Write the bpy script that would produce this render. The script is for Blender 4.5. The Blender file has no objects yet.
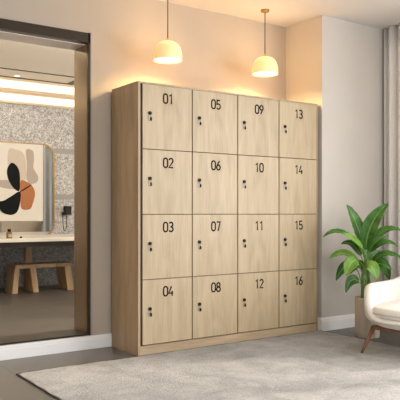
import bpy, bmesh, math, random
from mathutils import Vector, Matrix, noise
random.seed(7)
C = bpy.context.scene.collection
PI = math.pi

# ------------------------------------------------------------------ camera, world, lights
FPX, HZ, CAMH = 654.0, 213.0, 0.993
A1 = math.atan2(950, 654)
FW = Vector((math.cos(A1), math.sin(A1), 0)); RT = Vector((FW.y, -FW.x, 0))
cam_d = bpy.data.cameras.new('camera'); cam = bpy.data.objects.new('camera', cam_d); C.objects.link(cam)
cam.location = (0, 0, CAMH)
cam.rotation_euler = (PI/2, 0, math.atan2(FW.y, FW.x) - PI/2)
cam_d.sensor_width = 36; cam_d.lens = 36*FPX/400; cam_d.shift_y = (HZ-200)/400
cam_d.clip_start = 0.05
bpy.context.scene.camera = cam
vs = bpy.context.scene.view_settings
vs.view_transform = 'Standard'; vs.look = 'None'; vs.gamma = 1; vs.use_curve_mapping = False
vs.exposure = 0.0
w = bpy.data.worlds.new('world'); bpy.context.scene.world = w; w.use_nodes = True
bg = w.node_tree.nodes['Background']; bg.inputs[0].default_value = (0.86, 0.92, 1.0, 1); bg.inputs[1].default_value = 1.0

def area(name, loc, target, sx, sy, power, col):
    l = bpy.data.lights.new(name, 'AREA'); l.shape = 'RECTANGLE'; l.size = sx; l.size_y = sy
    l.energy = power; l.color = col
    o = bpy.data.objects.new(name, l); C.objects.link(o); o.location = loc
    o.rotation_euler = (Vector(target)-Vector(loc)).to_track_quat('-Z', 'Y').to_euler()
    return o
# daylight through the right hand window, the glazed rear of the room, and unseen fill lights added to brighten the washroom
area('window_daylight', (4.98, 1.0, 1.45), (2.0, 2.0, 1.2), 3.6, 2.3, 150, (1.0, 0.985, 0.96))
area('rear_daylight', (1.2, -2.3, 1.6), (2.2, 4.0, 0.9), 4.0, 2.2, 110, (1.0, 0.975, 0.95))
area('washroom_top_fill', (1.0, 5.6, 2.72), (1.0, 5.6, 0), 1.6, 1.6, 26, (1.0, 0.91, 0.79))  # unseen overhead fill, added to light the washroom
area('washroom_side_fill', (6.35, 6.6, 1.2), (3.0, 7.2, .6), 3.0, 2.0, 85, (1.0, 0.94, 0.86))  # fill added from the side; the wall behind it has no window
area('washroom_up_fill', (2.6, 4.86, 2.42), (2.6, 5.15, 2.77), 4.4, .12, 150, (1.0, 0.91, 0.77))  # unseen upward fill, added to brighten the washroom ceiling
sun_d = bpy.data.lights.new('sun', 'SUN'); sun_d.energy = 2.6; sun_d.angle = math.radians(3.5); sun_d.color = (1.0, 0.91, 0.78)
sun = bpy.data.objects.new('sun', sun_d); C.objects.link(sun); sun.location = (8, 1, 5)
sun.rotation_euler = Vector((-1, 0.42, -0.62)).to_track_quat('-Z', 'Y').to_euler()

# ------------------------------------------------------------------ helpers
def ray(x): return FW + RT*((x-200)/FPX)
def onY(x, y, Y):                       # the point of plane Y seen at pixel x, y (only used to measure the place)
    v = ray(x); z = Y/v.y
    return Vector((v.x*z, Y, CAMH-(y-HZ)*z/FPX))
def onD(x, y, D):                       # point at depth D
    v = ray(x)*D
    return Vector((v.x, v.y, CAMH-(y-HZ)*D/FPX))

def obj(name, bm, mat, parent=None, smooth=False, kind=None, bevel=0, seg=2):
    me = bpy.data.meshes.new(name)
    bmesh.ops.recalc_face_normals(bm, faces=bm.faces)
    bm.to_mesh(me); bm.free()
    o = bpy.data.objects.new(name, me); C.objects.link(o)
    if mat: me.materials.append(mat)
    if smooth:
        for p in me.polygons: p.use_smooth = True
    if parent: o.parent = parent
    if kind: o['kind'] = kind
    if bevel:
        b = o.modifiers.new('bevel', 'BEVEL'); b.width = bevel; b.segments = seg; b.limit_method = 'ANGLE'
    return o
def struct(name, bm, mat, bevel=0): return obj(name, bm, mat, None, False, 'structure', bevel)
def thing(name, label, cat, loc=(0, 0, 0), rotz=0, group=None):
    o = bpy.data.objects.new(name, None); C.objects.link(o); o.empty_display_size = .1
    o.location = loc; o.rotation_euler = (0, 0, rotz); return tag(o, label, cat, group)
def tag(o, label, cat, group=None):
    o['label'] = label; o['category'] = cat
    if group: o['group'] = group
    return o
def dup(root, loc, label=None):
    r = root.copy(); C.objects.link(r); r.location = loc
    if label: r['label'] = label
    for ch in list(root.children):
        c = ch.copy(); C.objects.link(c); c.parent = r
        for g in ch.children:
            d = g.copy(); C.objects.link(d); d.parent = c
    return r
def box(bm, x0, x1, y0, y1, z0, z1):
    v = [bm.verts.new((x, y, z)) for x in (x0, x1) for y in (y0, y1) for z in (z0, z1)]
    for f in ((0,1,3,2), (4,6,7,5), (0,4,5,1), (2,3,7,6), (0,2,6,4), (1,5,7,3)):
        bm.faces.new([v[i] for i in f])
    return bm
def B(*a):
    bm = bmesh.new(); return box(bm, *a)
def prism(bm, pts, axis, a, b):
    """extrude a closed 2D outline along an axis ('x','y','z')"""
    def P(p, t):
        return {'x': (t, p[0], p[1]), 'y': (p[0], t, p[1]), 'z': (p[0], p[1], t)}[axis]
    A = [bm.verts.new(P(p, a)) for p in pts]; Bv = [bm.verts.new(P(p, b)) for p in pts]
    n = len(pts)
    bm.faces.new(A); bm.faces.new(Bv[::-1])
    for i in range(n): bm.faces.new((A[i], Bv[i], Bv[(i+1) % n], A[(i+1) % n]))
    return bm
def lathe(bm, prof, n=40, cx=0, cy=0, flute=0, nf=0):
    rings = []
    for r, z in prof:
        if r < 1e-6: rings.append([bm.verts.new((cx, cy, z))]); continue
        ring = []
        for i in range(n):
            t = 2*PI*i/n; rr = r - (flute*(0.5-0.5*math.cos(nf*t)) if nf else 0)
            ring.append(bm.verts.new((cx+rr*math.cos(t), cy+rr*math.sin(t), z)))
        rings.append(ring)
    for a, b in zip(rings, rings[1:]):
        for i in range(n):
            j = (i+1) % n
            if len(a) == 1 and len(b) == 1: continue
            if len(a) == 1: bm.faces.new((a[0], b[i], b[j]))
            elif len(b) == 1: bm.faces.new((a[i], b[0], a[j]))
            else: bm.faces.new((a[i], b[i], b[j], a[j]))
    return bm
def tube(bm, pts, rad, n=8, r1=None):
    pts = [Vector(p) for p in pts]; rings = []; N = len(pts)
    up = Vector((0, 0, 1))
    for k, p in enumerate(pts):
        t = (pts[min(k+1, N-1)]-pts[max(k-1, 0)]).normalized()
        a = t.cross(up)
        if a.length < .05: a = t.cross(Vector((1, 0, 0)))
        a.normalize(); b = t.cross(a).normalized()
        r = rad if r1 is None else rad+(r1-rad)*k/(N-1)
        rings.append([bm.verts.new(p+a*(r*math.cos(2*PI*i/n))+b*(r*math.sin(2*PI*i/n))) for i in range(n)])
    for a, b in zip(rings, rings[1:]):
        for i in range(n): bm.faces.new((a[i], a[(i+1) % n], b[(i+1) % n], b[i]))
    bm.faces.new(rings[0][::-1]); bm.faces.new(rings[-1])
    return bm
def bez(p, n):
    p = [Vector(q) for q in p]; out = []
    for i in range(n+1):
        t = i/n; q = list(p)
        while len(q) > 1: q = [a.lerp(b, t) for a, b in zip(q, q[1:])]
        out.append(q[0])
    return out

# ------------------------------------------------------------------ materials
def mat(name, col, rough=.5, metal=0, spec=.5, emit=None, es=0):
    m = bpy.data.materials.new(name); m.use_nodes = True
    b = m.node_tree.nodes['Principled BSDF']
    b.inputs['Base Color'].default_value = (*col, 1); b.inputs['Roughness'].default_value = rough
    b.inputs['Metallic'].default_value = metal; b.inputs['Specular IOR Level'].default_value = spec
    if emit: b.inputs['Emission Color'].default_value = (*emit, 1); b.inputs['Emission Strength'].default_value = es
    return m
class NT:
    def __init__(s, m): s.t = m.node_tree; s.b = s.t.nodes['Principled BSDF']
    def n(s, typ, **k):
        q = s.t.nodes.new(typ)
        for a, v in k.items():
            if a in q.bl_rna.properties: setattr(q, a, v)
            else: q.inputs[a.replace('_', ' ')].default_value = v
        return q
    def l(s, a, b): s.t.links.new(a, b)
    def coords(s, scale, kind='Object', seed=False):
        tc = s.n('ShaderNodeTexCoord'); mp = s.n('ShaderNodeMapping'); mp.inputs['Scale'].default_value = scale
        s.l(tc.outputs[kind], mp.inputs['Vector'])
        return mp.outputs[0]
    def ramp(s, fac, stops):
        r = s.n('ShaderNodeValToRGB'); e = r.color_ramp.elements
        while len(e) < len(stops): e.new(.5)
        for q, (p, c) in zip(e, stops): q.position = p; q.color = (*c, 1)
        s.l(fac, r.inputs[0]); return r.outputs[0]
    def bump(s, h, strength, dist):
        b = s.n('ShaderNodeBump'); b.inputs['Strength'].default_value = strength; b.inputs['Distance'].default_value = dist
        s.l(h, b.inputs['Height']); s.l(b.outputs[0], s.b.inputs['Normal'])
def mottled(name, c0, c1, scale, rough=.6, bump=0, dist=.002, kind='Object', sc=(1, 1, 1), detail=4, lo=.35, hi=.65):
    m = mat(name, c0, rough); t = NT(m); v = t.coords(sc, kind)
    n = t.n('ShaderNodeTexNoise', Scale=scale, Detail=detail); t.l(v, n.inputs['Vector'])
    t.l(t.ramp(n.outputs[0], [(lo, c0), (hi, c1)]), t.b.inputs['Base Color'])
    if bump: t.bump(n.outputs[0], bump, dist)
    return m
def wood(name, dark, mid, light, grain=1.0, rough=.42, flame=True, axis='z'):
    """long grain along z, a cathedral figure in the middle of each board"""
    m = mat(name, mid, rough); t = NT(m)
    tc = t.n('ShaderNodeTexCoord'); oi = t.n('ShaderNodeObjectInfo')
    add = t.n('ShaderNodeVectorMath', operation='ADD')
    mul = t.n('ShaderNodeMath', operation='MULTIPLY'); mul.inputs[1].default_value = 37.0
    t.l(oi.outputs['Random'], mul.inputs[0])
    cb = t.n('ShaderNodeCombineXYZ'); t.l(mul.outputs[0], cb.inputs[1])
    t.l(mul.outputs[0], cb.inputs[2])
    t.l(tc.outputs['Object'], add.inputs[0]); t.l(cb.outputs[0], add.inputs[1])
    def mp(sc, src):
        q = t.n('ShaderNodeMapping'); q.inputs['Scale'].default_value = sc; t.l(src, q.inputs['Vector']); return q.outputs[0]
    S = {'z': (1, 1, .05), 'x': (.05, 1, 1)}[axis]
    fine = t.n('ShaderNodeTexNoise', Scale=110*grain, Detail=5, Roughness=.6); t.l(mp(S, add.outputs[0]), fine.inputs['Vector'])
    S2 = {'z': (1, 1, .12), 'x': (.12, 1, 1)}[axis]
    broad = t.n('ShaderNodeTexNoise', Scale=14*grain, Detail=3, Distortion=.6); t.l(mp(S2, add.outputs[0]), broad.inputs['Vector'])
    mix = t.n('ShaderNodeMath', operation='MULTIPLY_ADD'); mix.inputs[1].default_value = .45
    t.l(fine.outputs[0], mix.inputs[0]); 
    m2 = t.n('ShaderNodeMath', operation='MULTIPLY'); m2.inputs[1].default_value = .55
    t.l(broad.outputs[0], m2.inputs[0]); t.l(m2.outputs[0], mix.inputs[2])
    fac = mix.outputs[0]
    if flame:
        # cathedral: nested arches about the board's centre line
        sx = t.n('ShaderNodeSeparateXYZ'); t.l(tc.outputs['Object'], sx.inputs[0])
        nz = t.n('ShaderNodeTexNoise', Scale=3.0, Detail=2); t.l(mp((.6, .6, .6), add.outputs[0]), nz.inputs['Vector'])
        def ma(op, a, b=None, c=None):
            q = t.n('ShaderNodeMath', operation=op)
            for i, vv in enumerate((a, b, c)):
                if vv is None: continue
                if isinstance(vv, (int, float)): q.inputs[i].default_value = vv
                else: t.l(vv, q.inputs[i])
            return q.outputs[0]
        xx = ma('ADD', sx.outputs[0], ma('MULTIPLY', ma('SUBTRACT', nz.outputs[0], .5), .12))
        x2 = ma('MULTIPLY', ma('MULTIPLY', xx, xx), 260.0)
        ph = ma('ADD', ma('ADD', x2, ma('MULTIPLY', sx.outputs[2], 9.0)), ma('MULTIPLY', nz.outputs[0], 7.0))
        wv = ma('MULTIPLY_ADD', ma('SINE', ma('MULTIPLY', ph, 2.4)), .5, .5)
        near = ma('MAXIMUM', ma('SUBTRACT', 1.0, ma('MULTIPLY', ma('ABSOLUTE', xx), 9.0)), 0.0)
        fac = ma('SUBTRACT', fac, ma('MULTIPLY', ma('MULTIPLY', wv, near), .11))
    t.l(t.ramp(fac, [(.36, dark), (.5, mid), (.63, light)]), t.b.inputs['Base Color'])
    t.bump(fine.outputs[0], .06, .001)
    return m

M_wall = mottled('wall_paint', (.465, .40, .325), (.485, .415, .34), 3, .85)
M_wall2 = mottled('column_paint', (.59, .55, .50), (.61, .57, .52), 3, .85)
M_ceil = mottled('ceiling_paint', (.74, .72, .70), (.76, .74, .72), 2, .9)
M_white = mat('white_gloss_paint', (.90, .90, .90), .35)
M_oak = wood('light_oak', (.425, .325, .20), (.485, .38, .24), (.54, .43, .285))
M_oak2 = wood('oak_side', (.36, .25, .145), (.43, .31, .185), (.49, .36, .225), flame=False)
M_gap = mat('dark_gap', (.035, .026, .02), .6)
M_div = mat('edge_banding', (.12, .088, .062), .5)
M_black = mat('black_plastic', (.008, .008, .008), .5, spec=.25)
M_num = mat('black_numerals', (.012, .011, .010), .8, spec=.2)
M_key = mat('key_metal', (.42, .40, .37), .35, .9)
M_chrome = mat('chrome', (.75, .74, .72), .2, 1)
M_bronze = mat('bronze_metal', (.36, .265, .165), .2, .55)
M_bronze_d = mat('dark_bronze', (.055, .043, .032), .3, .7)
M_brass = mat('aged_brass', (.42, .28, .13), .35, 1)
M_cord = mat('lamp_cord', (.10, .065, .04), .6)
M_beige = mat('beige_plaster', (.55, .47, .38), .8)
M_brown = wood('brown_panelling', (.16, .11, .06), (.24, .165, .095), (.30, .21, .125), flame=False)
M_slab = mat('white_stone', (.85, .82, .76), .25)
M_apron = mat('dark_apron', (.020, .017, .014), .4)
M_bench = wood('bench_oak', (.46, .31, .17), (.62, .44, .26), (.72, .54, .34), flame=False)
M_walnut = wood('walnut', (.12, .048, .022), (.20, .088, .04), (.28, .135, .065), flame=False, rough=.35)
M_led = mat('led_strip', (1, .9, .7), .5, emit=(1, .87, .66), es=.72)
M_boucle = mottled('cream_fabric', (.80, .765, .72), (.85, .82, .775), 160, .95, .25, .002)
M_pipe = mat('cream_piping', (.60, .53, .44), .9)
M_curtain = mottled('taupe_curtain', (.74, .71, .68), (.80, .77, .74), 220, .95, sc=(1, 1, .2))
M_curtain2 = mat('grey_curtain', (.38, .39, .39), .9)
M_mirror = mat('mirror_glass', (.80, .82, .82), .03, 1)
M_goldf = mat('gold_frame', (.36, .235, .11), .4, .9)
M_soil = mottled('potting_soil', (.03, .02, .012), (.07, .045, .03), 60, 1)

def floor_mat(name, c0, c1, rough):
    m = mat(name, c0, rough); t = NT(m)
    v = t.coords((1, 1, 1))
    n = t.n('ShaderNodeTexNoise', Scale=2.2, Detail=6, Roughness=.6); t.l(v, n.inputs['Vector'])
    c = t.ramp(n.outputs[0], [(.3, c0), (.7, c1)])
    br = t.n('ShaderNodeTexBrick', offset=0.0, squash=1.0)
    mp = t.n('ShaderNodeMapping'); mp.inputs['Location'].default_value = (-1.345+1.2, -4.37+1.2*4, 0)
    tc = t.n('ShaderNodeTexCoord'); t.l(tc.outputs['Object'], mp.inputs['Vector']); t.l(mp.outputs[0], br.inputs['Vector'])
    br.inputs['Scale'].default_value = 1; br.inputs['Brick Width'].default_value = 1.2; br.inputs['Row Height'].default_value = 1.2
    br.inputs['Mortar Size'].default_value = .0025; br.inputs['Mortar Smooth'].default_value = .1
    mx = t.n('ShaderNodeMixRGB'); t.l(br.outputs['Fac'], mx.inputs[0]); t.l(c, mx.inputs[1])
    mx.inputs[2].default_value = (c0[0]*.35, c0[1]*.35, c0[2]*.35, 1)
    t.l(mx.outputs[0], t.b.inputs['Base Color'])
    rr = t.n('ShaderNodeMapRange'); rr.inputs[3].default_value = rough*.8; rr.inputs[4].default_value = rough*1.3
    t.l(n.outputs[0], rr.inputs[0]); t.l(rr.outputs[0], t.b.inputs['Roughness'])
    return m
M_floor = floor_mat('grey_floor_tile', (.105, .095, .085), (.14, .127, .113), .36)

def terrazzo():
    m = mat('terrazzo', (.5, .5, .5), .5); t = NT(m)
    v = t.coords((1, 1, 1))
    n = t.n('ShaderNodeTexNoise', Scale=42, Detail=3, Roughness=.65, Distortion=1.8); t.l(v, n.inputs['Vector'])
    c1 = t.ramp(n.outputs[0], [(.42, (.12, .122, .13)), (.50, (.33, .328, .333)), (.58, (.58, .575, .57))])
    vo = t.n('ShaderNodeTexVoronoi', Scale=28); t.l(v, vo.inputs['Vector'])
    c2 = t.ramp(vo.outputs['Color'], [(.25, (.25, .24, .24)), (.8, (.62, .58, .54))])
    mx = t.n('ShaderNodeMixRGB'); mx.inputs[0].default_value = .25; t.l(c1, mx.inputs[1]); t.l(c2, mx.inputs[2])
    t.l(mx.outputs[0], t.b.inputs['Base Color']); return m
M_terr = terrazzo()
M_band = mat('grey_band', (.27, .255, .235), .4)

def rug_mat():
    m = mat('rug_pile', (.4, .37, .34), 1.0, spec=.1); t = NT(m); v = t.coords((1, 1, 1))
    n = t.n('ShaderNodeTexNoise', Scale=70, Detail=5, Roughness=.7); t.l(v, n.inputs['Vector'])
    n2 = t.n('ShaderNodeTexNoise', Scale=4.5, Detail=6, Roughness=.65, Distortion=.5); t.l(v, n2.inputs['Vector'])
    c1 = t.ramp(n.outputs[0], [(.3, (.23, .228, .225)), (.7, (.60, .59, .575))])
    c2 = t.ramp(n2.outputs[0], [(.38, (.31, .305, .30)), (.62, (.53, .52, .505))])
    mx = t.n('ShaderNodeMixRGB'); mx.inputs[0].default_value = .5; t.l(c1, mx.inputs[1]); t.l(c2, mx.inputs[2])
    t.l(mx.outputs[0], t.b.inputs['Base Color']); t.bump(n.outputs[0], .8, .008); return m
M_rug = rug_mat()
M_rugedge = mat('rug_binding', (.10, .085, .075), .95)

def leaf_mat(name, c0, c1, c2):
    m = mat(name, c1, .35); t = NT(m); v = t.coords((1, 1, 1))
    at = t.n('ShaderNodeAttribute'); at.attribute_name = 'vein'
    n = t.n('ShaderNodeTexNoise', Scale=12, Detail=3); t.l(v, n.inputs['Vector'])
    c = t.ramp(n.outputs[0], [(.35, c0), (.65, c1)])
    mx = t.n('ShaderNodeMixRGB'); t.l(at.outputs['Fac'], mx.inputs[0]); t.l(c, mx.inputs[1]); mx.inputs[2].default_value = (*c2, 1)
    t.l(mx.outputs[0], t.b.inputs['Base Color'])
    t.b.inputs['Subsurface Weight'].default_value = 0
    tr = t.n('ShaderNodeBsdfTranslucent'); ms = t.n('ShaderNodeMixShader'); ms.inputs[0].default_value = .25
    t.l(mx.outputs[0], tr.inputs[0]); out = t.t.nodes['Material Output']
    t.l(t.b.outputs[0], ms.inputs[1]); t.l(tr.outputs[0], ms.inputs[2]); t.l(ms.outputs[0], out.inputs[0])
    return m
M_leaf = leaf_mat('leaf_dark', (.025, .115, .012), (.075, .23, .025), (.24, .43, .10))
M_leafl = leaf_mat('leaf_light', (.11, .29, .03), (.24, .44, .065), (.42, .60, .16))
M_stem = mat('plant_stem', (.17, .32, .07), .5)

# ------------------------------------------------------------------ setting
YB, YC, XC = 4.40, 3.95, 3.965          # back wall, column face, column side
ZC = 2.66; XR = 4.76                    # ceiling height, right wall
XO0, XO1 = -0.4, 2.045                  # opening into the washroom
ZS, ZH = 0.10, 2.305
YI = 4.64                               # inner face of the dividing wall
YF, ZI = 8.60, 2.77                     # washroom far wall and ceiling
XL = -2.6; YR = -2.6
struct('floor', B(XL, 6.6, YR, YF+.1, -.1, 0), M_floor)
struct('ceiling', B(XL, 5.3, YR, YI, ZC, ZC+.1), M_ceil)
struct('wall_back', B(XO1, XC+.01, YB, YI, 0, ZC), M_wall)
struct('wall_above_opening', B(XO0, XO1, YB, YI, ZH, ZC), M_wall)
struct('wall_below_opening', B(XO0, XO1, YB, YI, 0, ZS), M_wall)
struct('wall_left_of_opening', B(XL, XO0, YB, YI, 0, ZC), M_wall)
struct('wall_left', B(XL-.1, XL, YR, YI, 0, ZC), M_wall)
bm = B(XC, 5.3, YC, YI, 0, ZC)
struct('wall_column', bm, M_wall2)
# right wall with a tall window
bm = B(XR+.02, XR+.2, YR, -.85, 0, ZC); box(bm, XR+.02, XR+.2, 2.62, YC, 0, ZC)
box(bm, XR+.02, XR+.2, -.85, 2.62, 2.55, ZC); box(bm, XR+.02, XR+.2, -.85, 2.62, 0, .08)
struct('wall_right', bm, M_wall2)
bm = bmesh.new()
for y in (-.85, .42, 1.69, 2.55): box(bm, XR+.06, XR+.13, y, y+.07, .08, 2.55)
box(bm, XR+.06, XR+.13, -.85, 2.62, .08, .15); box(bm, XR+.06, XR+.13, -.85, 2.62, 2.48, 2.55)
struct('window_1', bm, M_white)
# rear wall with a broad opening for the daylight
bm = B(XL, -.9, YR, YR+.1, 0, ZC); box(bm, 3.3, 5.3, YR, YR+.1, 0, ZC); box(bm, -.9, 3.3, YR, YR+.1, 2.6, ZC)
struct('wall_rear', bm, M_wall2)

def base_profile(y, s=-1):              # skirting with a moulded top, y = wall face
    return [(y, 0), (y+s*.018, 0), (y+s*.018, .068), (y+s*.013, .074), (y+s*.013, .082), (y+s*.007, .090), (y+s*.006, .095), (y, .095)]
bm = bmesh.new(); prism(bm, base_profile(YB), 'x', XL, XC)
struct('baseboard_back', bm, M_white)
bm = bmesh.new(); prism(bm, [(a, b*1.18) for a, b in base_profile(YC)], 'x', XC-.018, XR+.02)
struct('baseboard_column', bm, M_white)
bm = bmesh.new(); prism(bm, [(a, b*1.18) for a, b in base_profile(XC)], 'y', YC, YB)
struct('baseboard_column_side', bm, M_white)

# opening frame: header, jambs and sill in bronze metal
bm = B(XO0, XO1-.0, YB-.012, YB+.05, ZH-.07, ZH); struct('trim_1', bm, M_bronze_d)      # dark header
bm = B(XO0, XO1, YB+.05, YI+.0, ZH-.075, ZH); struct('trim_2', bm, mat('lit_look_soffit', (.80, .74, .68), .4, .15))  # soffit's lit, reflective look put into a lighter base colour
bm = B(XO1-.012, XO1, YB+.012, YI, ZS+.012, ZH-.07); struct('trim_3', bm, M_bronze)       # mirror-like right reveal
bm = B(XO1-.012, XO1+.006, YB-.012, YB+.012, ZS, ZH-.0); struct('trim_4', bm, M_bronze_d)
bm = B(XO0, XO1, YB-.005, YI, ZS, ZS+.012); struct('trim_5', bm, M_bronze_d)
bm = B(XO1+.006, XO1+.020, YB-.010, YB+.0, ZS, ZH+.008); struct('trim_6', bm, mat('casing_edge_shine', (.42, .35, .29), .4, .4))  # casing edge, its shine put into a lighter colour
bm = B(XO0-.03, XO0, YB-.012, YI, ZS, ZH); struct('trim_7', bm, M_bronze_d)

# washroom shell
struct('wall_washroom_far', B(-.6, 6.6, YF, YF+.1, 0, ZI+.3), M_terr)
struct('wall_washroom_left', B(.15, .25, YI+1.0, YF, 0, 2.45), M_brown)
struct('wall_washroom_outer', B(-.7, -.6, YI, YF+.1, 0, ZI), M_beige)
struct('wall_washroom_right', B(6.5, 6.6, YI, YF, 0, ZI), M_beige)
struct('wall_washroom_near', B(XC+.01, 6.6, YI-.0, YI+.02, 0, ZI), M_beige)
struct('ceiling_washroom', B(-.7, 6.6, YI, YF+.1, ZI, ZI+.1), mat('washroom_ceiling', (.72, .66, .58), .85))
# stepped cornice with two lines of light
bm = B(.25, 6.5, YF-.05, YF, 2.45, 2.475); box(bm, .25, 6.5, YF-.075, YF, 2.60, 2.625)
box(bm, .25, 6.5, YF-.03, YF, 2.475, ZI)
struct('trim_8', bm, mat('cornice', (.60, .48, .35), .6))
for i, (z0, z1, y) in enumerate(((2.482, 2.575, YF-.036), (2.650, 2.75, YF-.036))):
    o = struct('trim_%d' % (9+i), B(.25, 6.5, y, y+.006, z0, z1), M_led)
bm = B(.25, .31, YI+1.0, YF-.1, 2.45, 2.53); struct('trim_11', bm, M_led)
# recessed dark air slot in the washroom ceiling
def onZ(x, y, Z):
    z = FPX*(Z-CAMH)/(HZ-y); v = ray(x)*z; return Vector((v.x, v.y, Z))
a = onZ(0, 67.6, ZI); b = onZ(74, 77.2, ZI)
ys = a.y; ye = YF-.16; xe = 3.60
bm = B(1.2, xe+.1, ys-.018, ys+.018, ZI-.006, ZI); box(bm, 1.2, xe, ye-.030, ye+.030, ZI-.006, ZI)
box(bm, xe-.02, xe+.10, ys, ye+.03, ZI-.006, ZI)
tag(obj('air_vent', bm, mat('vent_slot', (.02, .018, .015), .6)), 'thin dark rectangular air slot in the cream washroom ceiling', 'vent')
# grey strips set in the terrazzo
for i, (y0, y1) in enumerate(((149, 154), (194.5, 199.5))):
    z1 = onY(65, y0, YF).z; z0 = onY(65, y1, YF).z
    struct('trim_%d' % (12+i), B(.25, 6.5, YF-.006, YF, z0, z1), M_band)

# ------------------------------------------------------------------ rug
RX0, RX1, RY0, RY1 = 1.352, 3.945, -.4, 3.945
bm = bmesh.new(); NX, NY = 80, 130; g = []
for i in range(NX+1):
    row = []
    for j in range(NY+1):
        x = RX0+(RX1-RX0)*i/NX; y = RY0+(RY1-RY0)*j/NY
        z = .012+.0015*noise.noise((x*9, y*9, 0))
        if i in (0, NX) or j in (0, NY): z -= .004
        row.append(bm.verts.new((x-(.06*(RY1-y)/.64 if i == 0 else 0)*0, y, z)))
    g.append(row)
for i in range(NX):
    for j in range(NY): bm.faces.new((g[i][j], g[i+1][j], g[i+1][j+1], g[i][j+1]))
rug = thing('rug', 'large pale greige rug with a soft mottled pile in front of the locker', 'rug')
obj('pile', bm, M_rug, rug, True)
obj('binding', B(RX0-.004, RX1+.004, RY0-.004, RY1+.004, .0, .0085), M_rugedge, rug)

# ------------------------------------------------------------------ locker cabinet
LX0, LX1, LY0, LY1, LH = 2.217, 3.941, 3.977, 4.38, 1.911
DX0, DX1 = 2.248, 3.931
loc = thing('locker_cabinet', 'tall light oak locker cabinet with sixteen numbered doors in four columns', 'locker', (LX0, LY0, 0))
L = lambda *a: B(a[0]-LX0, a[1]-LX0, a[2]-LY0, a[3]-LY0, a[4], a[5])
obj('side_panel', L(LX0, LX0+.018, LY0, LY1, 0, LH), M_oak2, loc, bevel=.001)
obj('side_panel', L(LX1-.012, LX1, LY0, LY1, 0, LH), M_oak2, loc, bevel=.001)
obj('top_panel', L(LX0+.018, LX1-.012, LY0, LY1, LH-.014, LH), M_oak2, loc)
obj('back_panel', L(LX0+.018, LX1-.012, LY1-.012, LY1, .064, LH-.014), M_oak2, loc)
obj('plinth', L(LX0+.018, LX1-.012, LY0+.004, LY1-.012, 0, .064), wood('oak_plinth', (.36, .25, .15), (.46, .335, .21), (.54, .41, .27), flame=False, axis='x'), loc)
bm = L(LX0+.018, LX1-.012, LY0+.02, LY1-.012, .064, .069)
DW = (DX1-DX0)/4; DZ0, DZ1 = .069, LH-.013; DH = (DZ1-DZ0)/4
for i in range(1, 5):
    x = DX0+DW*i; box(bm, x-.006-LX0, x+.006-LX0, .010, LY1-LY0-.012, .069, LH-.014)
for j in range(1, 4):
    z = DZ0+DH*j; box(bm, .02, LX1-LX0-.02, .014, LY1-LY0-.012, z-.007, z+.007)
obj('partitions', bm, M_div, loc)
obj('inner_shadow_gap', L(LX0+.018, DX0+.004, LY0+.010, LY0+.03, .069, LH-.014), M_gap, loc)

def door_bm():
    bm = bmesh.new(); g = .0025
    box(bm, -DW/2+.0045, DW/2-.0045, 0, .018, g, DH-g); return bm
def arc(cx, cz, rx, rz, a0, a1, n=14):
    return [(cx+rx*math.cos(math.radians(a0+(a1-a0)*i/n)), cz+rz*math.sin(math.radians(a0+(a1-a0)*i/n))) for i in range(n+1)]
GL = {  # strokes in a cell .50 wide and 1 high: (points, closed)
 '0': [(arc(.25, .72, .20, .24, 0, 180)+arc(.25, .28, .20, .24, 180, 360), True)],
 '1': [([(.10, .78), (.29, .965), (.29, .0)], False)],
 '2': [(arc(.25, .73, .19, .23, 165, -25)+[(.06, .045), (.46, .045)], False)],
 '3': [(arc(.25, .745, .18, .215, 150, -88)+arc(.25, .275, .20, .235, 88, -155), False)],
 '4': [([(.30, .96), (.04, .27), (.48, .27)], False), ([(.36, .48), (.36, 0)], False)],
 '5': [([(.43, .955), (.10, .955), (.085, .53)]+arc(.25, .31, .20, .27, 115, -150), False)],
 '6': [(arc(.25, .29, .19, .25, 0, 360, 24)[:-1], True), ([(.36, .975), (.20, .70), (.065, .36)], False)],
 '7': [([(.05, .955), (.44, .955), (.20, 0)], False)],
 '8': [(arc(.25, .745, .165, .21, 0, 360, 24)[:-1], True), (arc(.25, .275, .20, .235, 0, 360, 24)[:-1], True)],
 '9': [(arc(.25, .71, .19, .25, 0, 360, 24)[:-1], True), ([(.14, .025), (.30, .30), (.435, .64)], False)]}
def text_mesh(s):
    H_, sw = .071, .0059; bm = bmesh.new()
    for q, chh in enumerate(s):
        for di, (pts, closed) in enumerate(GL[chh]):
            P = [Vector((p[0]*H_*1.18+(q-1)*.64*H_+.02*H_, p[1]*H_)) for p in pts]; n = len(P); rows = []
            for i, p in enumerate(P):
                if closed: a, b = P[i-1], P[(i+1) % n]
                else: a, b = P[max(i-1, 0)], P[min(i+1, n-1)]
                u = (p-a).normalized() if (p-a).length > 1e-9 else (b-p).normalized()
                v = (b-p).normalized() if (b-p).length > 1e-9 else u
                t = (u+v).normalized(); nn = Vector((-t.y, t.x)); k_ = sw/max(.78, abs(nn.dot(Vector((-u.y, u.x)))))
                e = -.0002*di
                rows.append([bm.verts.new((c.x, y, c.y)) for c, y in ((p+nn*k_, -.0010+e), (p-nn*k_, -.0010+e), (p-nn*k_, 0), (p+nn*k_, 0))])
            for i in range(n if closed else n-1):
                A_, B_ = rows[i], rows[(i+1) % n]
                for j in range(4): bm.faces.new((A_[j], B_[j], B_[(j+1) % 4], A_[(j+1) % 4]))
            if not closed: bm.faces.new(rows[0]); bm.faces.new(rows[-1][::-1])
    bmesh.ops.recalc_face_normals(bm, faces=bm.faces)
    me = bpy.data.meshes.new('number'); bm.to_mesh(me); bm.free(); me.materials.append(M_num); return me
door_me = None
lock_bm = bmesh.new(); lathe(lock_bm, [(0, -.012), (.010, -.012), (.0125, -.009), (.0125, 0), (0, 0)], 20)
for v in lock_bm.verts: v.co = Vector((v.co.x, v.co.z, v.co.y))
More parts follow.
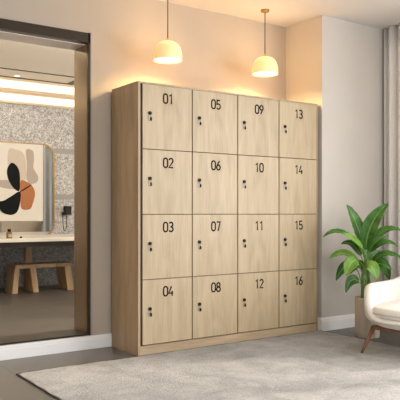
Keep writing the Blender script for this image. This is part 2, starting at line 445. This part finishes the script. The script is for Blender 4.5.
lock_me = bpy.data.meshes.new('lock'); bmesh.ops.recalc_face_normals(lock_bm, faces=lock_bm.faces); lock_bm.to_mesh(lock_me); lock_me.materials.append(M_black)
key_bm = bmesh.new()
tube(key_bm, [(math.cos(t)*.010-.002, -.006, math.sin(t)*.013-.022) for t in [2*PI*i/14 for i in range(15)]], .0013, 6)
box(key_bm, -.010, -.005, -.007, -.004, -.048, -.030)
key_me = bpy.data.meshes.new('key'); bmesh.ops.recalc_face_normals(key_bm, faces=key_bm.faces); key_bm.to_mesh(key_me); key_me.materials.append(M_key)
fob_bm = bmesh.new(); lathe(fob_bm, [(0, -.054), (.0065, -.052), (.0085, -.042), (.0065, -.030), (0, -.027)], 14)
for v in fob_bm.verts: v.co = Vector((v.co.x+.006, v.co.y*.6-.008, v.co.z))
fob_me = bpy.data.meshes.new('key_fob'); bmesh.ops.recalc_face_normals(fob_bm, faces=fob_bm.faces); fob_bm.to_mesh(fob_me); fob_me.materials.append(M_black)
dbm = door_bm(); dbase = bpy.data.meshes.new('door'); bmesh.ops.recalc_face_normals(dbm, faces=dbm.faces); dbm.to_mesh(dbase); dbase.materials.append(M_oak)
k = 0
for i in range(4):
    for j in range(4):
        k += 1
        d = bpy.data.objects.new('door', dbase); C.objects.link(d); d.parent = loc
        d.location = (DX0+DW*(i+.5)-LX0, -.001, DZ1-DH*(j+1))
        bv = d.modifiers.new('bevel', 'BEVEL'); bv.width = .0018; bv.segments = 2
        n = bpy.data.objects.new('number', text_mesh('%02d' % k)); C.objects.link(n); n.parent = d
        n.location = (.004, -.0001, DH-.126)
        for nm, me_ in (('lock', lock_me), ('key', key_me), ('key_fob', fob_me)):
            q = bpy.data.objects.new(nm, me_); C.objects.link(q); q.parent = d
            q.location = (-DW/2+.062, 0, DH-.205)
            if nm == 'key': q.rotation_euler = (0, random.uniform(-.12, .12), 0)

# ------------------------------------------------------------------ pendant lamps
def shade_material():
    m = mat('lamp_glass', (.88, .72, .42), .35); t = NT(m)
    e = t.b.inputs
    e['Emission Color'].default_value = (1, .66, .24, 1); e['Emission Strength'].default_value = .42
    return m
M_shade = shade_material()
M_bulb = mat('lit_diffuser', (1, .95, .85), .4, emit=(1, .86, .60), es=6)
def pendant(x, y, zb, label):
    t = thing('pendant_lamp', label, 'lamp', (x, y, ZC), 0, 'pendant lamps above the locker cabinet')
    zt = zb+.146-ZC; z0 = zb-ZC; R = .106
    prof = [(R, z0), (R*1.01, z0+.03)]
    for i in range(1, 13):
        a = i/12*PI/2; prof.append((R*1.01*math.cos(a)**.62 if i < 12 else .0, z0+.03+.113*math.sin(a)))
    prof[-1] = (.012, z0+.143)
    inner = [(max(r-.004, .008), z-(.003 if k else -.001)) for k, (r, z) in enumerate(prof)][::-1]
    bm = bmesh.new(); lathe(bm, prof+inner+[prof[0]], 48); obj('lamp_shade', bm, M_shade, t, True)
    bm = bmesh.new(); lathe(bm, [(0, z0+.012), (R-.010, z0+.010), (R-.006, z0+.014), (R-.010, z0+.018), (0, z0+.018)], 48); obj('diffuser', bm, M_bulb, t, True)
    bm = bmesh.new(); lathe(bm, [(0, zt-.004), (.024, zt-.004), (.023, zt+.003), (.010, zt+.008), (.008, zt+.022), (0, zt+.022)], 28); obj('cap', bm, M_brass, t, True)
    bm = bmesh.new(); tube(bm, [(0, 0, zt+.02), (0, 0, -.02)], .0042, 10); obj('rod', bm, M_cord, t, True)
    bm = bmesh.new(); lathe(bm, [(0, -.022), (.010, -.022), (.034, -.016), (.036, 0), (0, 0)], 32); obj('ceiling_rose', bm, M_brass, t, True)
    l = bpy.data.lights.new('lamp_light', 'SPOT'); l.energy = 31; l.color = (1, .68, .28); l.shadow_soft_size = .085
    l.spot_size = math.radians(168); l.spot_blend = .35
    o = bpy.data.objects.new('lamp_light', l); C.objects.link(o); o.location = (0, 0, z0-.012); o.parent = t
    l = bpy.data.lights.new('glass_glow', 'POINT'); l.energy = 2.2; l.color = (1, .62, .25); l.shadow_soft_size = .12
    o = bpy.data.objects.new('glass_glow', l); C.objects.link(o); o.location = (0, 0, z0+.26); o.parent = t
YLAMP = onD(265, 100, 5.37).y
p2 = onD(265, 100, 5.37); p1 = onY(167.8, 100, YLAMP)
pendant(p1.x, p1.y, 2.118, 'glowing cream dome pendant hanging above locker door 01, left one of the two')
pendant(p2.x, p2.y, 2.13, 'glowing cream dome pendant hanging above locker door 09, near the corner')

# ------------------------------------------------------------------ washroom furniture
# counter
cz = .700; cyf = 7.35
ct = thing('vanity_counter', 'long white washroom counter with a dark apron below the mirror', 'counter', (3, YF, 0))
obj('countertop', B(-2.4, 3.4, cyf-YF, -.006, cz-.042, cz), M_slab, ct, bevel=.003)
obj('apron', B(-2.38, 3.38, cyf+.02-YF, -.02, cz-.102, cz-.042), M_apron, ct)
pz = onY(28, 250, 8.3)
obj('support_post', B(pz.x-3-.04, pz.x-3+.04, 8.27-YF, 8.35-YF, 0, cz-.102), M_bench, ct)
# mirror
mr = onY(54.8, 235.6, YF-.03); mt = onY(40, 143.5, YF-.03)
MW, MH = 1.9, mt.z-mr.z; rc = .17
def rrect(w, h, r, n=8):
    out = []
    for cx, cy, a0 in ((w/2-r, h/2-r, 0), (-w/2+r, h/2-r, 90), (-w/2+r, -h/2+r, 180), (w/2-r, -h/2+r, 270)):
        for i in range(n+1):
            a = math.radians(a0+90*i/n); out.append((cx+r*math.cos(a), cy+r*math.sin(a)))
    return out
mo = thing('wall_mirror', 'large rounded mirror with a thin gold frame on the terrazzo wall', 'mirror', (mr.x-MW/2, YF-.006, mr.z+MH/2))
bm = bmesh.new(); prism(bm, rrect(MW-.03, MH-.03, rc-.015), 'y', -.016, 0); obj('mirror_glass', bm, M_mirror, mo)
bm = bmesh.new()
o1 = rrect(MW, MH, rc); o2 = rrect(MW-.034, MH-.034, rc-.017); n = len(o1)
R4 = [[bm.verts.new((p[0], y, p[1])) for p in q] for q, y in ((o1, -.0), (o1, -.03), (o2, -.03), (o2, -.0))]
for a in range(4):
    P, Q = R4[a], R4[(a+1) % 4]
    for i in range(n): bm.faces.new((P[i], Q[i], Q[(i+1) % n], P[(i+1) % n]))
obj('frame', bm, M_goldf, mo)
# artwork standing in front of the mirror
YA = 8.42
ar = onY(43.6, 221.5, YA); at_ = onY(43.6, 144.4, YA)
AW, AH = 1.45, at_.z-ar.z
art = thing('abstract_artwork', 'framed abstract artwork of black, taupe and rust shapes before the mirror', 'artwork', (ar.x-AW/2, YA, ar.z))
obj('canvas', B(-AW/2+.008, AW/2-.008, .002, .03, .008, AH-.008), mat('canvas_paint', (.60, .575, .53), .8), art)
bm = B(-AW/2, AW/2, 0, .035, 0, .008); box(bm, -AW/2, AW/2, 0, .035, AH-.008, AH); box(bm, -AW/2, -AW/2+.008, 0, .035, 0, AH); box(bm, AW/2-.008, AW/2, 0, .035, 0, AH)
obj('frame', bm, mat('artwork_frame', (.17, .14, .11), .4), art)
for xb in (-.5, .46): obj('wall_bracket', B(xb, xb+.04, .03, YF-.03-YA, AH*.3, AH*.34), M_bronze_d, art)
def shape(pts, m, dy, name='painted_shape'):
    # pts in pixels of the photograph measured on the artwork's plane, smoothed to a closed outline
    P = [Vector(((onY(x, y, YA)).x-(ar.x-AW/2), 0, onY(x, y, YA).z-ar.z)) for x, y in pts]
    out = []; n = len(P)
    for i in range(n):
        p0, p1_, p2_, p3 = P[i-1], P[i], P[(i+1) % n], P[(i+2) % n]
        for s in range(6):
            t = s/6
            out.append(.5*((2*p1_)+(p2_-p0)*t+(2*p0-5*p1_+4*p2_-p3)*t*t+(3*p1_-p0-3*p2_+p3)*t**3))
    bm = bmesh.new(); prism(bm, [(q.x, q.z) for q in out], 'y', dy, dy+.001); obj(name, bm, m, art)
taupe = mat('paint_taupe', (.36, .31, .27), .8); sand = mat('paint_sand', (.48, .42, .35), .8)
blk = mat('paint_black', (.010, .011, .012), .95, spec=.1); rust = mat('paint_rust', (.33, .125, .045), .8)
shape([(8.5, 150), (16, 149.5), (23, 153), (26, 163), (25.5, 180), (20, 184), (11, 181), (8, 170)], sand, .0006)
shape([(26, 150), (33, 151), (34, 160), (33.5, 168), (38, 176), (37, 182), (30, 184), (26.5, 178), (27, 165)], taupe, .0003)
shape([(-8, 180), (3, 180), (12, 181), (19, 186), (14, 189), (4, 188), (-8, 184)], taupe, .0001)
shape([(11, 163), (16, 165), (19.5, 172), (20, 184), (19, 191), (14, 188.5), (8.5, 180), (7, 170)], blk, -.0002)
shape([(20.5, 181.5), (27, 182), (33, 187), (35, 194), (33, 203), (30, 209), (22, 209), (20.3, 200)], rust, -.0005)
shape([(-8, 200), (2, 201), (10, 197), (20, 191.5), (20, 203), (17, 212), (11, 215), (3, 213), (-2, 208), (-8, 206)], blk, -.0008)
shape([(20.2, 191.2), (25, 188), (31, 184.6), (31.2, 185.3), (26, 189), (20.4, 192)], blk, -.0011)
# hair dryer
hp = onY(67.8, 210.5, YF-.05)
h = thing('wall_hair_dryer', 'small black hair dryer unit with a looped cord on terrazzo wall', 'hair dryer', (hp.x, YF, hp.z))
obj('body', B(-.046, .046, -.08, -.0, -.06, .062), M_black, h, bevel=.006)
obj('nozzle', B(-.082, -.04, -.07, -.02, -.065, -.02), M_black, h, bevel=.006)
bm = bmesh.new(); tube(bm, bez([(-.07, -.04, -.06), (-.075, -.04, -.22), (-.05, -.03, -.33), (-.02, -.02, -.36), (.01, -.02, -.22), (-.01, -.02, -.16), (-.01, -.03, -.06)], 24), .005, 8); obj('cord', bm, M_black, h, True)
# bottle and cap on the counter
bp = onY(9.2, 239.6, 7.47)
bt = thing('soap_bottle', 'small amber bottle with a dark cap on the washroom counter', 'bottle', (bp.x, 7.47, cz))
bm = bmesh.new(); lathe(bm, [(0, 0), (.031, 0), (.033, .004), (.033, .062), (.028, .07), (.014, .074), (.014, .08), (0, .08)], 28); obj('body', bm, mat('amber_glass', (.22, .12, .05), .15), bt, True)
bm = bmesh.new(); lathe(bm, [(0, .078), (.021, .078), (.021, .105), (.018, .108), (0, .108)], 24); obj('cap', bm, M_black, bt, True)
obj('bottle_label', B(-.02, .02, -.0345, -.031, .014, .05), mat('paper_label', (.45, .33, .2), .7), bt)
sp = onY(21, 238.6, 7.5)
bm = bmesh.new(); lathe(bm, [(0, 0), (.013, 0), (.013, .014), (.010, .018), (0, .018)], 20)
o = obj('bottle_cap', bm, M_black, None, True); o.location = (sp.x, 7.5, cz); tag(o, 'tiny black cap lying right of the amber bottle', 'cap')
# bench with three slanting legs
YBn = 7.9
def bx(x, y=290): return onY(x, y, YBn).x
zt = onY(35, 264.2, YBn).z; zs = onY(35, 268.0, YBn).z
x0, x1, x2, x3 = bx(14.8), bx(36.4), bx(56.5), bx(72)
bo = Vector(((x0+x3)/2, YBn, 0))
be = thing('wooden_bench', 'low pale oak bench with three slanting slab legs under the counter', 'bench', bo)
bm = bmesh.new()
for a, b in ((x0, x1), (x1, x2), (x2, x3)): box(bm, a-bo.x+.0035, b-bo.x-.0035, 0, .30, zs, zt)
box(bm, x0-bo.x+.02, x3-bo.x-.02, .02, .28, zs-.001, zt-.010)
obj('seat', bm, M_bench, be, bevel=.002)
for ta, tb, ba, bb in ((14.8, 20, 12, 17.5), (30.5, 36, 33.5, 39), (64.5, 71, 68, 74)):
    bm = bmesh.new()
    prism(bm, [(bx(ba)-bo.x, 0), (bx(bb)-bo.x, 0), (bx(tb)-bo.x, zs-.001), (bx(ta)-bo.x, zs-.001)], 'y', .0, .30)
    obj('leg', bm, M_bench, be, bevel=.003)
# curtain of the washroom (seen in the mirror)
def curtain_bm(P0, P1, z0, z1, amp, waves, n):
    bm = bmesh.new(); P0 = Vector(P0); P1 = Vector(P1); d = (P1-P0); L_ = d.length; d.normalize(); nn = Vector((-d.y, d.x))
    F = []; K = []
    zs_ = [z0+(z1-z0)*q/8 for q in range(9)]
    def off(s, z):
        t = s*waves*2*PI
        return amp*(.78+.22*(z1-z)/(z1-z0))*(math.sin(t)+.16*math.sin(.43*t+1))+.001*math.sin(2*z+t)
    for i in range(n+1):
        s = i/n; c = P0+d*(s*L_)
        F.append([bm.verts.new((*(c+nn*off(s, z)), z)) for z in zs_])
        K.append([bm.verts.new((*(c+nn*(off(s, z)+.004)), z)) for z in zs_])
    for i in range(n):
        for q in range(8):
            bm.faces.new((F[i][q], F[i+1][q], F[i+1][q+1], F[i][q+1])); bm.faces.new((K[i][q], K[i][q+1], K[i+1][q+1], K[i+1][q]))
        bm.faces.new((F[i][0], K[i][0], K[i+1][0], F[i+1][0])); bm.faces.new((F[i][8], F[i+1][8], K[i+1][8], K[i][8]))
    for e in (0, n):
        for q in range(8): bm.faces.new((F[e][q], F[e][q+1], K[e][q+1], K[e][q]))
    return bm
o = obj('shower_curtain', curtain_bm((4.72, 4.82), (6.3, 4.82), .02, 2.7, .035, 12, 150), M_curtain2, None, True)
tag(o, 'grey pleated curtain reflected in the gold framed washroom mirror', 'curtain')
# recessed spotlight above the artwork
sd = onY(10, 113, YF); dl = thing('downlight', 'small recessed spotlight washing the terrazzo wall above the artwork', 'lamp', (sd.x, YF-.28, ZI))
bm = bmesh.new(); lathe(bm, [(.030, -.006), (.042, -.006), (.044, 0), (.030, 0)], 24); obj('trim_ring', bm, M_white, dl)
bm = bmesh.new(); lathe(bm, [(0, -.003), (.029, -.003), (.029, -.001), (0, -.001)], 24); obj('lens', bm, mat('spot_lens', (1, .9, .7), .4, emit=(1, .85, .6), es=8), dl)
l = bpy.data.lights.new('downlight_beam', 'SPOT'); l.energy = 9; l.color = (1, .80, .55); l.spot_size = math.radians(75); l.spot_blend = .8; l.shadow_soft_size = .03
o = bpy.data.objects.new('downlight_beam', l); C.objects.link(o); o.parent = dl; o.location = (0, 0, -.012)
o.rotation_euler = Vector((0, .22, -1)).to_track_quat('-Z', 'Y').to_euler()

# ------------------------------------------------------------------ curtain by the window
cu = obj('window_curtain', curtain_bm((XR-.045, YC-.025), (XR-.045, 2.70), .015, ZC-.004, .034, 11, 330), M_curtain, None, True)
tag(cu, 'full length taupe pleated curtain hanging at the right edge beside the grey wall', 'curtain')

# ------------------------------------------------------------------ potted plant
PD = 5.25
pc = onD(367.2, 330, PD); PX, PY = pc.x, pc.y
PR = .098; PHT = .318
pl = thing('potted_plant', 'leafy green potted plant in a fluted pale stone planter behind the armchair', 'plant', (PX, PY, 0))
bm = bmesh.new()
lathe(bm, [(0, 0), (PR-.008, 0), (PR, .006), (PR, PHT-.008), (PR-.004, PHT), (PR-.012, PHT), (PR-.014, PHT-.03), (0, PHT-.03)], 144, flute=.0035, nf=18)
obj('planter', bm, mottled('pale_travertine', (.58, .49, .39), (.70, .61, .51), 22, .7, .15, .003, sc=(1, 1, .12)), pl, True)
bm = bmesh.new(); lathe(bm, [(0, PHT-.029), (PR-.018, PHT-.029), (PR-.03, PHT-.016), (0, PHT-.012)], 32); obj('soil', bm, M_soil, pl, True)

PXM = PD/FPX
def pp(x, y, dz=0):                      # a point of the plant, given its offset from the pot in picture units and its depth offset
    q = onD(x, y, PD+dz); return Vector((q.x-PX, q.y-PY, q.z))
def leaf(ctrl, width, m, root, face, fold=.22, curl=0):
    """ctrl: bezier points of the midrib of the blade; root: stalk start; face: direction the upper side looks"""
    N = 22; mid = bez(ctrl, N)
    bm = bmesh.new(); lay = bm.verts.layers.float.new('vein'); grid = []; W = 8
    face = Vector(face).normalized()
    for k, p in enumerate(mid):
        t = k/N; tan = (mid[min(k+1, N)]-mid[max(k-1, 0)]).normalized()
        side = tan.cross(face).normalized(); nrm = side.cross(tan).normalized()
        wd = width*(math.sin(PI*min(1, t**.80))**.72)*(1-.12*t)+.0008
        row = []
        for j in range(-W, W+1):
            s = j/W
            rip = .0022*math.sin(t*N*2.1+abs(s)*5)*abs(s)
            v = bm.verts.new(p+side*(wd*s*(1-.12*abs(s)*fold))+nrm*(wd*fold*abs(s)**1.3-wd*curl*abs(s)**2.4+rip))
            v[lay] = (1.0 if j == 0 else .16*max(0, math.sin(t*N*3.0-abs(s)*7))**3)
            row.append(v)
        grid.append(row)
    for a, b in zip(grid, grid[1:]):
        for j in range(2*W): bm.faces.new((a[j], a[j+1], b[j+1], b[j]))
    o = obj('leaf', bm, m, pl, True); sm = o.modifiers.new('thick', 'SOLIDIFY'); sm.thickness = .0012
    t0 = (mid[1]-mid[0]).normalized(); ln = (mid[0]-root).length
    bm = bmesh.new(); tube(bm, bez([root, root+Vector((0, 0, ln*.25)), mid[0]-t0*ln*.3, mid[0]+t0*.01], 12), .0056, 8, .0034)
    obj('stem', bm, M_stem, pl, True)
def rt(k): a = k*2.4; return Vector((.048*math.cos(a), .048*math.sin(a), PHT-.03))
cam_dir = -FW; up = Vector((0, 0, 1)); R_ = RT
PXL = PXM
leaves = [
 # midrib control points (x, y, depth), half width in px, light?, face mix (towards camera, up, right), fold
 ([(365, 250, .02), (361, 236, .05), (354, 216, .03), (346.5, 204.5, .0)], 6.8, 0, (1, .2, .5), .25),
 ([(366, 250, -.02), (366, 232, -.06), (374, 214, -.03), (388.5, 203.5, .02)], 7.2, 0, (1, .35, -.5), .25),
 ([(359, 247, -.03), (350, 235, -.08), (337, 225, -.10), (323, 237, -.12)], 4.6, 0, (.55, 1, 0), .25),
 ([(363, 249, -.05), (356, 240, -.08), (350, 237, -.10), (342, 233, -.14)], 4.2, 1, (.8, .8, .2), .2),
 ([(371, 243, .06), (380, 231, .08), (390, 225, .08), (402, 231, .08)], 4.8, 0, (.7, 1, -.3), .25),
 ([(371, 252, -.02), (378, 243, -.05), (388, 238, -.06), (398, 247, -.06)], 4.2, 0, (.6, 1, 0), .3),
 ([(373, 264, -.05), (378, 253, -.1), (390, 250, -.12), (404, 260, -.14)], 4.6, 0, (.6, 1, 0), .25),
 ([(358, 264, .02), (352, 253, .0), (340, 249, -.02), (329, 259, -.04)], 4.8, 1, (.7, 1, 0), .25),
 ([(357, 260, -.10), (352, 260, -.15), (348, 266, -.17), (346.5, 276, -.17)], 6.0, 1, (1, .5, -.2), .2),
 ([(353, 266, .08), (347, 263, .08), (340, 268, .08), (336, 281, .08)], 4.6, 0, (1, .5, .3), .25),
 ([(359, 282, -.04), (354, 277, -.07), (348, 279, -.09), (346, 293, -.10)], 4.6, 0, (1, .6, .3), .25),
 ([(366, 266, -.12), (371, 263, -.16), (375, 269, -.18), (377, 281, -.18)], 6.2, 1, (1, .5, .25), .18),
 ([(374, 262, .04), (381, 259, .05), (387, 268, .05), (389.5, 280, .05)], 5.2, 0, (1, .4, -.4), .25),
 ([(368, 262, .10), (374, 252, .14), (381, 252, .16), (386, 262, .16)], 4.5, 0, (1, .5, 0), .25),
 ([(362, 270, .05), (360, 262, .1), (356, 262, .12), (350, 274, .12)], 4.5, 0, (1, .5, 0), .25),
 ([(372, 268, .02), (376, 262, .0), (384, 262, -.02), (392, 270, -.03)], 4.6, 0, (1, .6, 0), .25),
 ([(361, 256, .04), (356, 246, .06), (350, 240, .07), (341, 244, .08)], 4.4, 0, (.8, .9, 0), .25),
 ([(369, 252, .0), (372, 244, -.03), (380, 238, -.03), (386, 236, .0)], 3.6, 0, (.9, .6, -.2), .25),
 ([(366, 262, .06), (368, 250, .09), (366, 240, .09), (358, 226, .08)], 5.0, 0, (1, .2, .2), .25),
]
for q, (cp, hw, lt, fm, fo) in enumerate(leaves):
    face = cam_dir*fm[0]+up*fm[1]+R_*fm[2]
    leaf([pp(*c) for c in cp], hw*PXL*1.2, M_leafl if lt else M_leaf, rt(q), face, fo)

# ------------------------------------------------------------------ armchair
ac = Vector((3.975-.036, 2.935-.040, 0))
face_ang = math.atan2(-FW.y, -FW.x) - math.radians(46)
ch = thing('armchair', 'cream upholstered tub armchair with walnut legs standing on the rug edge', 'armchair', (ac.x, ac.y, 0), face_ang+PI/2)
# local frame: -y is the front of the chair, x its width
CW, CD = .415, .385                         # half width, half depth
def sell(a, w_, d_, p=2.6):
    c, s = math.cos(a), math.sin(a)
    return (w_*math.copysign(abs(c)**(2/p), c), d_*math.copysign(abs(s)**(2/p), s))
SB = .185
bm = bmesh.new(); NA = 72; rings = []
def sstep(a, b, x):
    t = max(0, min(1, (x-a)/(b-a))); return t*t*(3-2*t)
for i in range(NA):
    a = 2*PI*i/NA - PI/2; sn = math.sin(a); back = max(0, sn)
    arm = sstep(-.97, -.45, sn)
    top = SB+.085+.215*arm+.20*back**3; th = .05+.035*arm
    prof = [(.14, SB-.004), (.07, SB+.012), (.025, SB+.05), (.004, SB+.09*(.6+.4*arm)), (.0, top-.055*(.4+.6*arm)), (th*.12, top-.016), (th*.5, top), (th*.88, top-.014), (th*1.0, top-.05*(.5+.5*arm)), (th*1.05, SB+.07), (th*1.2, SB+.05), (.16, SB+.03)]
    ring = []
    for ins, z in prof:
        lean = .05*back*max(0, (z-.35)/.3)
        x, y = sell(a, CW-ins, CD-ins+lean); ring.append(bm.verts.new((x, y, z)))
    rings.append(ring)
for q in range(NA):
    a, b = rings[q], rings[(q+1) % NA]; m_ = len(a)
    for i in range(m_): bm.faces.new((a[i], b[i], b[(i+1) % m_], a[(i+1) % m_]))
o = obj('shell', bm, M_boucle, ch, True); s = o.modifiers.new('sub', 'SUBSURF'); s.levels = 1; s.render_levels = 2
def pad(w_, d_, z0, z1, r, cy=0, p=3.2, crown=0):
    bm = bmesh.new(); n = 56; rr = []
    lv = [(.5*r+r*.9, z0), (r*.3, z0+r*.25), (0, z0+r), (0, z1-r), (r*.3, z1-r*.25), (r, z1), (w_*.5, z1+crown*.8)]
    for ins, z in lv:
        rr.append([bm.verts.new((*[q+(0, cy)[k] for k, q in enumerate(sell(2*PI*i/n, w_-ins, d_-ins*d_/w_, p))], z)) for i in range(n)])
    for a, b in zip(rr, rr[1:]):
        for i in range(n): bm.faces.new((a[i], a[(i+1) % n], b[(i+1) % n], b[i]))
    bm.faces.new(rr[0][::-1]); c = bm.verts.new((0, cy, z1+crown))
    for i in range(n): bm.faces.new((rr[-1][i], rr[-1][(i+1) % n], c))
    return bm
o = obj('seat_base', pad(CW-.09, CD-.09, SB, SB+.075, .03, 0, 2.7), M_boucle, ch, True)
o = obj('seat_cushion', pad(CW-.068, CD-.055, SB+.068, SB+.150, .036, -.03, 2.9, .015), M_boucle, ch, True)
bm = bmesh.new(); tube(bm, [(*[q+(0, -.03)[k] for k, q in enumerate(sell(2*PI*i/60, CW-.067, CD-.054, 2.9))], SB+.109) for i in range(61)], .004, 8)
obj('piping', bm, M_pipe, ch, True)
# wooden under-frame
bm = bmesh.new()
fx, fy = .285, .25
for s in (-1, 1):
    box(bm, s*fx-.016, s*fx+.016, -fy, fy, SB-.018, SB+.004); box(bm, -fx, fx, s*fy-.014, s*fy+.014, SB-.018, SB+.004)
obj('base_rail', bm, M_walnut, ch, bevel=.006, seg=3)
for sx_ in (-1, 1):
    for sy_ in (-1, 1):
        bm = bmesh.new(); 
        th_ = face_ang+PI/2; fx_, fy_ = sx_*(fx+.012), sy_*(fy+.12); wx = ac.x+fx_*math.cos(th_)-fy_*math.sin(th_)
        tube(bm, [(sx_*fx*.97, sy_*fy*.97, SB+.0), (fx_, fy_, .0138 if wx < 3.96 else .0)], .0175, 16, .009)
        obj('leg', bm, M_walnut, ch, True)
print('leg foot px', [(round(v, 2)) for v in (ac.x, ac.y)], 'lamp', p1, p2)
